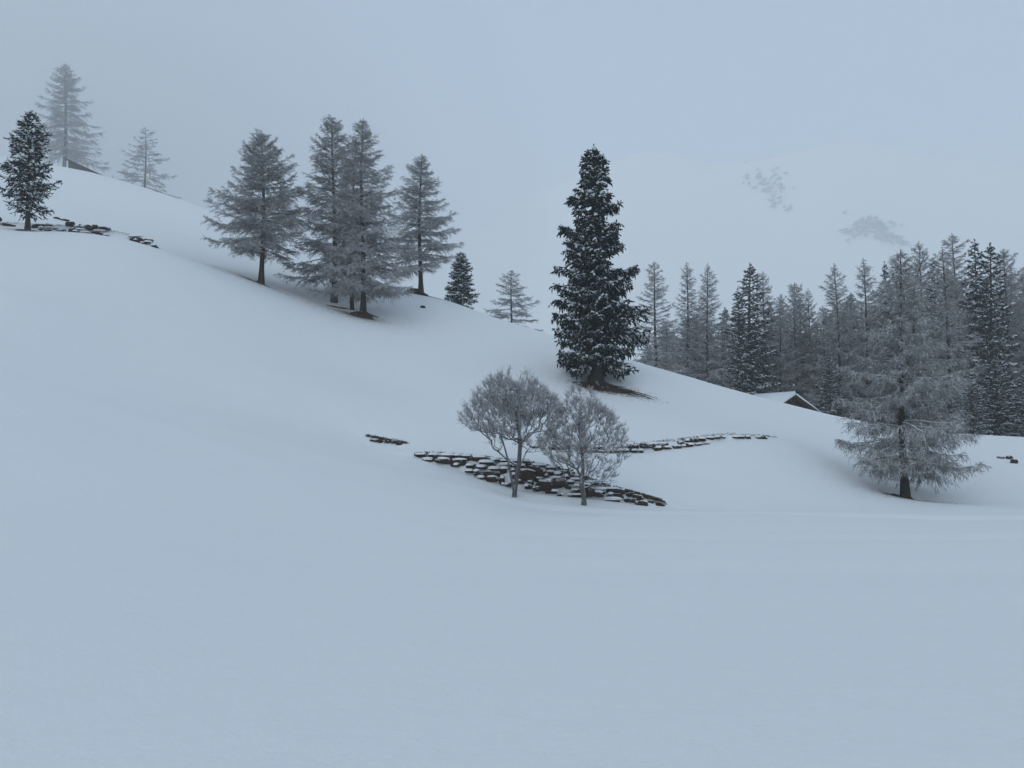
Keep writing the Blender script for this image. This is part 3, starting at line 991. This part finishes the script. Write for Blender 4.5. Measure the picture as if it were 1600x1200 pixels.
def pad(mb, c, w_, d_, h_, yaw, r):
    """a soft lump of snow"""
    n1, n2 = 8, 4
    V = [c + np.array([0, 0, h_])]
    ca, sa = math.cos(yaw), math.sin(yaw)
    for j in range(1, n2 + 1):
        e = j / n2
        for i in range(n1):
            a = 2 * math.pi * i / n1
            rr = math.sin(e * math.pi / 2) ** .8 * (1 + r.normal(0, .17))
            X = math.cos(a) * rr * w_ * .5; Y_ = math.sin(a) * rr * d_ * .5; Z = math.cos(e * math.pi / 2) ** .7 * h_ - (.25 * h_ if j == n2 else 0)
            V.append(c + np.array([X * ca - Y_ * sa, X * sa + Y_ * ca, Z]))
    T = []
    for i in range(n1): T.append([0, 1 + i, 1 + (i + 1) % n1])
    for j in range(n2 - 1):
        for i in range(n1):
            a, b_ = 1 + j * n1 + i, 1 + j * n1 + (i + 1) % n1
            T += [[a, a + n1, b_ + n1], [a, b_ + n1, b_]]
    mb.add(np.array(V), np.array(T))


def build_wall(key, label, seed, course=.26, wmin=.34, wmax=.80, skip=.12, snowy_p=.75, s_range=None, blocks=(), grass=0, thick=1.0, tumble=0.0):
    r = np.random.default_rng(seed)
    path = np.array(WALLS[key])
    seg = np.hypot(np.diff(path[:, 0]), np.diff(path[:, 1])); cum = np.r_[0, np.cumsum(seg)]
    X = lambda s_: np.interp(s_, cum, path[:, 0]); Yf = lambda s_: np.interp(s_, cum, path[:, 1]); Hf = lambda s_: np.interp(s_, cum, path[:, 2])
    s0, s1 = (0, cum[-1]) if s_range is None else (s_range[0] * cum[-1], s_range[1] * cum[-1])
    mid = (s0 + s1) / 2
    root = empty("dry_stone_wall", (X(mid), Yf(mid), H(X(mid), Yf(mid))))
    tag(root, label, "stone wall")
    org = np.array(root.location)
    sn = MB(); cnt = 0
    hmax = path[:, 2].max()
    nc = max(1, int(round(hmax / course)))
    cz = []
    for c in range(nc):
        s_ = s0 + r.uniform(0, .3)
        while s_ < s1:
            w_ = r.uniform(wmin, wmax)
            if c == nc - 1: w_ *= 1.1
            sc_ = s_ + w_ / 2; s_ += w_ + r.uniform(.0, .08)
            h = Hf(sc_)
            # courses hang down from the top of the wall
            top = h - (nc - 1 - c) * course
            if top < course * .45 or r.random() < skip: continue
            x, y = X(sc_), Yf(sc_)
            dx, dy = X(sc_ + .1) - X(sc_ - .1), Yf(sc_ + .1) - Yf(sc_ - .1)
            yaw = math.atan2(dy, dx)
            nx_, ny_ = -math.sin(yaw), math.cos(yaw)
            zc = top - course * .5
            frac = np.clip(zc / max(h, .05), .02, .98)
            # find d where the step reaches this fraction
            dvals = np.linspace(-HALFW, HALFW, 15)
            d = float(np.interp(frac, S1(dvals / HALFW), dvals))
            px_, py_ = x + nx_ * (d + .02), y + ny_ * (d + .02)
            zb = H(x - nx_ * (HALFW + .05), y - ny_ * (HALFW + .05))
            cz.append((px_, py_, zb, zc, w_, yaw, nx_, ny_, d))
    for (px_, py_, zb, zc, w_, yaw, nx_, ny_, d) in cz:
        me = STONES[r.integers(len(STONES))]
        hh = course * r.uniform(.65, 1.45)
        zz = zb + zc
        gz = H(px_, py_)
        zz = gz + (zz - gz) * .35 - .01
        o = mobj("stone", me, root, np.array([px_, py_, zz]) - org + np.array([r.normal(0, .03), r.normal(0, .04), r.normal(0, course * .16 + tumble)]))
        o.scale = (w_ * r.uniform(.95, 1.15), .40 * thick * r.uniform(.8, 1.1), hh)
        o.rotation_euler = (r.normal(0, .10), r.normal(0, .12), yaw + r.normal(0, .14))
        cnt += 1
        if r.random() < snowy_p:
            dd = .34 * r.uniform(.7, 1.3)
            pad(sn, np.array([px_ - nx_ * .10 + r.normal(0, .03), py_ - ny_ * .10, zz + hh * .34]) - org, w_ * r.uniform(.8, 1.3), dd, course * r.uniform(.30, .55), yaw, r)
    for (fs_, fh, w_, hh) in blocks:         # larger blocks let into the face
        sc_ = fs_ * cum[-1]; x, y = X(sc_), Yf(sc_); h = Hf(sc_)
        d = (fh - .5) * HALFW * 1.3
        yaw = math.atan2(Yf(sc_ + .1) - Yf(sc_ - .1), X(sc_ + .1) - X(sc_ - .1))
        o = mobj("stone", STONES[r.integers(len(STONES))], root, np.array([x - math.sin(yaw) * d, y + math.cos(yaw) * d - .08, H(x - math.sin(yaw) * d, y + math.cos(yaw) * d)]) - org)
        o.scale = (w_, .55, hh); o.rotation_euler = (r.normal(0, .1), r.normal(0, .1), yaw)
    if sn.n:
        tag(mobj("snow_cap", mesh_from("snow_cap", *sn.get(), M["snow"], True), root), kind="stuff")
    if grass:
        gb = MB()
        ss_ = r.uniform(s0, s1, grass)
        x, y = X(ss_), Yf(ss_)
        dxy = np.stack([X(ss_ + .1) - X(ss_ - .1), Yf(ss_ + .1) - Yf(ss_ - .1)], -1); dxy /= np.linalg.norm(dxy, axis=1)[:, None]
        off = r.uniform(.10, .34, grass) * np.where(Hf(ss_) > .2, 1, .5)
        gx, gy = x - dxy[:, 1] * off, y + dxy[:, 0] * off
        gz = height(gx, gy)
        A = np.stack([gx, gy, gz - .02], -1) - org
        L_ = r.uniform(.06, .20, grass)[:, None]
        dv = norm(np.stack([dxy[:, 1], -dxy[:, 0], np.full(grass, .9)], -1) + r.normal(0, .5, (grass, 3)))
        B = A + dv * L_; B[:, 2] -= L_[:, 0] * .35
        gb.spindles(A, A + dv * L_ * .6, B, .012)
        tag(mobj("grass_fringe", mesh_from("grass_fringe", *gb.get(), M["dry_grass"]), root), kind="stuff")


build_wall("main", "long terraced dry-stone wall with snow between its dark stones, behind the two small bare trees", 201, course=.21, wmin=.20, wmax=.85, snowy_p=.90, grass=3600, s_range=(0, .78), skip=.07,
           blocks=[(.46, .55, .85, .50), (.50, .75, .7, .42), (.53, .30, .8, .45), (.575, .45, .9, .38), (.70, .3, .55, .4)])
build_wall("main", "short dark end of the terrace wall with a brown grass fringe, right of the small trees", 202, course=.21, wmin=.25, wmax=.55, skip=.0, snowy_p=.04, s_range=(.79, .985), grass=2600, thick=1.1)
build_wall("upper", "low curved upper terrace wall of dark stones, below the big spruce", 203, course=.19, wmin=.22, wmax=.6, skip=.12, snowy_p=.7, grass=900)
build_wall("short", "short strip of dark stones peeping out of open snow, left of the small bare trees", 204, course=.17, wmin=.2, wmax=.45, skip=.02, snowy_p=.25, grass=900)
build_wall("high", "tumbled old stone wall in the snow at the foot of the small left-hand spruce", 205, course=.26, wmin=.28, wmax=.9, skip=.38, snowy_p=.6, grass=600, thick=1.2, tumble=.10)


def rock(px, Y, w_, d_, h_, label, me=None, group=None, rz=0):
    x = atx(px, Y)
    o = mobj("rock", ROCKS[random.randrange(8)], None, (x, Y, H(x, Y) + h_ * .12))
    o.scale = (w_, d_, h_); o.rotation_euler = (.1, .05, rz)
    tag(o, label, "rock", group)
    return o


GR = "loose rocks showing through the snow"
rock(660, 77.5, .45, .4, .35, "single tiny dark rock on the bright slope below the young spruce", group=GR)
rock(1560, 53.0, .42, .4, .20, "flat dark rock, leftmost of three at the right edge of the meadow", group=GR)
rock(1573, 52.8, .36, .4, .32, "roundish dark rock, middle one of three at the right edge of the meadow", group=GR)
rock(1580, 51.6, .34, .4, .40, "steep dark rock below the other two at the right edge of the meadow", group=GR, rz=.9)
rock(80, 74.0, .55, .4, .25, "left one of two long dark rocks on the slope above the old stone wall", group=GR)
rock(92, 73.8, .9, .4, .25, "right one of two long dark rocks on the slope above the old stone wall", group=GR, rz=-.1)

# ------------------------------------------------------------------ bare earth, roots and fallen needles
def patch(name, cx, cy, rx, ry, label, seed, mat, blades=0, lift=.05, yaw=0.0, rough=.10):
    r = np.random.default_rng(seed)
    n1, n2 = 48, 12
    V = []
    ca, sa = math.cos(yaw), math.sin(yaw)
    edge = 1 + .28 * np.interp(np.arange(n1), np.arange(0, n1 + 4, 3), np.r_[r.normal(0, 1, (n1 + 4 + 2) // 3)][:len(np.arange(0, n1 + 4, 3))]) * .8
    X, Y_, E = [], [], []
    for j in range(n2 + 1):
        e = j / n2
        for i in range(n1):
            a = 2 * math.pi * i / n1
            ux, uy = math.cos(a) * e * rx * edge[i], math.sin(a) * e * ry * edge[i]
            X.append(cx + ux * ca - uy * sa); Y_.append(cy + ux * sa + uy * ca); E.append(e)
    X, Y_, E = np.array(X), np.array(Y_), np.array(E)
    Z = height(X, Y_) + (lift + rough * r.random(len(X))) * (1 - E ** 3) - .06 * E ** 6
    V = np.stack([X, Y_, Z], -1)
    T = []
    for j in range(n2):
        for i in range(n1):
            a, b_ = j * n1 + i, j * n1 + (i + 1) % n1
            T += [[a, a + n1, b_ + n1], [a, b_ + n1, b_]]
    org = np.array([cx, cy, H(cx, cy)])
    o = mobj(name, mesh_from(name, V - org, np.array(T), mat, True), None, org)
    tag(o, label, kind="stuff")
    return o


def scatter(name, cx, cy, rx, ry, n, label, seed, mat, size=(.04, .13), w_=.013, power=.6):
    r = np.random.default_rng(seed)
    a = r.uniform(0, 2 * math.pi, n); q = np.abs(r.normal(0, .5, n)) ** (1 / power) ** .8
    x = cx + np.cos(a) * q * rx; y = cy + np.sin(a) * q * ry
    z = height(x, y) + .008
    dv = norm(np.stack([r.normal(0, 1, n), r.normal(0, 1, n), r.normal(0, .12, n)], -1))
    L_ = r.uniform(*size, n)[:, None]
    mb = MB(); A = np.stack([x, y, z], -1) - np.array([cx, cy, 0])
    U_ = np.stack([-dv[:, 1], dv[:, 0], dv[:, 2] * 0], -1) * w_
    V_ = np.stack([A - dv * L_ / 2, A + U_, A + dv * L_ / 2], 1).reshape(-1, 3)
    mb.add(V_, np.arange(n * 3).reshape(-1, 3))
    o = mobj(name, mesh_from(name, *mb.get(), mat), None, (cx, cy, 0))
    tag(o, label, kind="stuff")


bx, by = atx(931, 60), 60.0
patch("bare_ground", bx - .15, by - .5, 1.7, .65, "bare brown earth and roots under the big spruce", 301, M["earth"], yaw=-.12, rough=.24)
cx_, cy_ = atx(566, 72), 72
patch("bare_ground", cx_ + .1, cy_ - .9, 1.1, .6, "dark mound of earth at the foot of the hillside larch group", 303, M["earth"], lift=.18, rough=.22)
patch("bare_ground", atx(528, 75), 74.6, 1.0, .5, "bare earth at the base of the left larch of the group", 304, M["earth"], lift=.08)
patch("bare_ground", atx(649, 84), 84.2, .9, .6, "dark mound beside the skyline larch trunk", 305, M["earth"], lift=.25, rough=.3)
patch("bare_ground", atx(35, 65), 64.6, .9, .4, "bare brown earth round the small left-hand spruce", 306, M["earth"])
patch("bare_ground", atx(405, 72), 71.8, .45, .2, "thin ring of bare earth round the lone broad larch", 307, M["earth"], lift=.02)
patch("bare_ground", atx(1398, 46.8), 46.75, .45, .16, "broken earth beside the foot of the near larch", 308, M["earth"], lift=.03)
# grass and exposed roots on the bare ground
r = np.random.default_rng(77)
gb = MB()
n_ = 2000
x = bx + .9 + r.normal(0, 1.1, n_); y = by - 1.0 - (x - bx - .8) * .28 + r.normal(0, .5, n_)
A = np.stack([x, y, height(x, y)], -1) - np.array([bx, by, 0])
dv = norm(np.stack([r.normal(.5, .6, n_), r.normal(-.6, .4, n_), r.normal(.45, .2, n_)], -1)); L_ = r.uniform(.08, .28, n_)[:, None]
gb.spindles(A, A + dv * L_ * .5, A + dv * L_ + DOWN * .05, .010)
tag(mobj("dry_grass", mesh_from("dry_grass", *gb.get(), M["dry_grass"]), None, (bx, by, 0)), "flattened dry brown grass on the bank below the big spruce", kind="stuff")
fr = MB()
for k in range(5):
    s = np.linspace(0, 1, 9)
    x = bx + .6 + s * r.uniform(2.0, 3.4) + k * .15; y = by - .8 - .3 * k * .6 - s * r.uniform(.6, 1.4)
    z = height(x, y) + .06 + .10 * np.sin(s * 3.1)
    fr.tube(np.stack([x - bx, y - by, z], -1), .045 * (1 - s * .7), 5)
tag(mobj("fallen_branch", mesh_from("fallen_branch", *fr.get(), M["bark"]), None, (bx, by, 0)), "dark fallen branches lying down the bank right of the big spruce", "branch")

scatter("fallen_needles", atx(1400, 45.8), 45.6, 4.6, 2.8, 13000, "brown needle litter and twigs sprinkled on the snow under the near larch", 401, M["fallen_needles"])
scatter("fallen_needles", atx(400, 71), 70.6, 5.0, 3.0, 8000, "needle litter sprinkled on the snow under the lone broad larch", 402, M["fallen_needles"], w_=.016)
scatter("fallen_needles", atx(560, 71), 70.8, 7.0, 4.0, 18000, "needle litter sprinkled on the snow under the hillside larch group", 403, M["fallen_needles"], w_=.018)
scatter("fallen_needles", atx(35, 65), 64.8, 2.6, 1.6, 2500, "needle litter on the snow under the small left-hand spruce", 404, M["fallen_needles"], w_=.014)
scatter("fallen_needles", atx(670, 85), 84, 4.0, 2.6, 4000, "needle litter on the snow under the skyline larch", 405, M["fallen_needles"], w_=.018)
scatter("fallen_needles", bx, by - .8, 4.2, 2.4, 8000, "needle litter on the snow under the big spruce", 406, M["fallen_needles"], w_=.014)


# ------------------------------------------------------------------ huts
def box(mb, x0, x1, y0, y1, z0, z1):
    V = np.array([[x, y, z] for z in (z0, z1) for y in (y0, y1) for x in (x0, x1)], float)
    T = np.array([[0, 2, 1], [1, 2, 3], [4, 5, 6], [5, 7, 6], [0, 1, 4], [1, 5, 4], [2, 6, 3], [3, 6, 7], [0, 4, 2], [2, 4, 6], [1, 3, 5], [3, 7, 5]])
    mb.add(V, T)


def prism(mb, prof, y0, y1):
    """extrude an xz outline along y"""
    n = len(prof); P = np.array(prof, float)
    V = np.concatenate([np.c_[P[:, 0], np.full(n, y0), P[:, 1]], np.c_[P[:, 0], np.full(n, y1), P[:, 1]]])
    T = []
    for i in range(n):
        j = (i + 1) % n
        T += [[i, j, n + j], [i, n + j, n + i]]
    for i in range(1, n - 1):
        T += [[0, i + 1, i], [n, n + i, n + i + 1]]
    mb.add(V, np.array(T))


Yh = 84.0
apex = at(1237, 613, Yh)
hut = empty("timber_hut", (apex[0], Yh, apex[2] - 3.4), .42)
tag(hut, "small dark timber hut with snow-covered gable roof, half sunk behind the crest", "hut")
RZ = 3.15
mb = MB(); prism(mb, [(-2.3, -1.5), (2.3, -1.5), (2.3, RZ - 1.45), (0, RZ - .18), (-2.3, RZ - 1.45)], 0.0, 4.6)
mobj("wall", mesh_from("wall", *mb.get(), M["planks"]), hut)
mb = MB()
for k in range(11):       # boards of the gable, one above another
    z0 = -1.4 + k * .42
    hw = 2.34 if z0 + .4 < RZ - 1.45 else max(0.0, 2.34 * (RZ - .22 - (z0 + .4)) / 1.27)
    if hw > .15:
        pb = MB(); box(pb, -hw, hw, -.05 - .01 * (k % 2), -.004, z0, z0 + .39)
        mobj("plank", mesh_from("plank", *pb.get(), M["planks"]), hut)
for sgn in (-1, 1):
    mb = MB(); prism(mb, [(0, RZ - .10), (sgn * 2.95, RZ - 1.75), (sgn * 2.95, RZ - 1.63), (0, RZ + .02)][::sgn], -.55, 5.1)
    rf = mobj("roof", mesh_from("roof", *mb.get(), M["planks"]), hut)
    mb = MB(); th = .30 if sgn < 0 else .07
    prism(mb, [(0, RZ + .03), (sgn * 3.0, RZ - 1.63), (sgn * 3.0, RZ - 1.63 + th * .8), (sgn * .12, RZ + .03 + th)][::sgn], -.60, 5.15)
    mobj("roof_snow", mesh_from("roof_snow", *mb.get(), M["fresh_snow"]), rf)

Y2 = 150.0
a2 = at(106, 249, Y2)
hut2 = empty("shed", (a2[0], Y2, a2[2] - 3.6), -.05)
tag(hut2, "grey shed with bare sloping roof behind the crest between the two fog-veiled larches", "shed")
mb = MB(); prism(mb, [(0.05, -4), (8.2, -8), (8.2, -.45), (0.05, 3.35)], 0.1, 5.0)
mobj("wall", mesh_from("wall", *mb.get(), M["grey_boards"]), hut2)
mb = MB(); prism(mb, [(-.4, 3.62), (9.4, -.95), (9.4, -.75), (-.4, 3.82)], -.5, 5.4)
mobj("roof", mesh_from("roof", *mb.get(), M["grey_boards"]), hut2)

# ------------------------------------------------------------------ haze
def volume_mat(name, dens):
    m_ = bpy.data.materials.new(name); m_.use_nodes = True
    nt_ = m_.node_tree; nt_.nodes.clear()
    o_ = nt_.nodes.new("ShaderNodeOutputMaterial"); v_ = nt_.nodes.new("ShaderNodeVolumePrincipled")
    v_.inputs["Color"].default_value = (.99, .992, .995, 1)
    v_.inputs["Density"].default_value = dens
    nt_.links.new(v_.outputs[0], o_.inputs["Volume"])
    return m_


mb = MB(); box(mb, -4300, 4300, -1700, 4800, -45, 980)
hz = mobj("haze", mesh_from("haze", *mb.get(), volume_mat("haze_air", .00062)))
tag(hz, "thin pale winter haze over the whole scene", kind="stuff")
fog_air = volume_mat("fog_bank_air", .0040)
for k_, lab in ((1.30, "outermost, thinnest layer of fog over the upper left slope"), (1.0, "middle layer of fog over the upper left slope"), (.74, "innermost, densest layer of fog over the upper left slope")):
    n1, n2 = 40, 20
    th, ph = np.meshgrid(np.linspace(0, 2 * np.pi, n1, endpoint=False), np.linspace(0, np.pi, n2 + 1))
    V = np.stack([np.cos(th) * np.sin(ph), np.sin(th) * np.sin(ph), np.cos(ph)], -1).reshape(-1, 3) * np.array([100, 76, 66]) * k_
    T = []
    for a in range(n2):
        for c in range(n1):
            p, q = a * n1 + c, a * n1 + (c + 1) % n1
            if a > 0: T.append([p, p + n1, q])
            if a < n2 - 1: T.append([q, p + n1, q + n1])
    # weld the poles
    V = np.array(V); T = np.array(T)
    T[T < n1] = 0; T[T >= n1 * n2] = n1 * n2
    fb = mobj("fog_bank", mesh_from("fog_bank", V, T, fog_air, True), None, (-120, 214, 62))
    tag(fb, lab, kind="stuff")
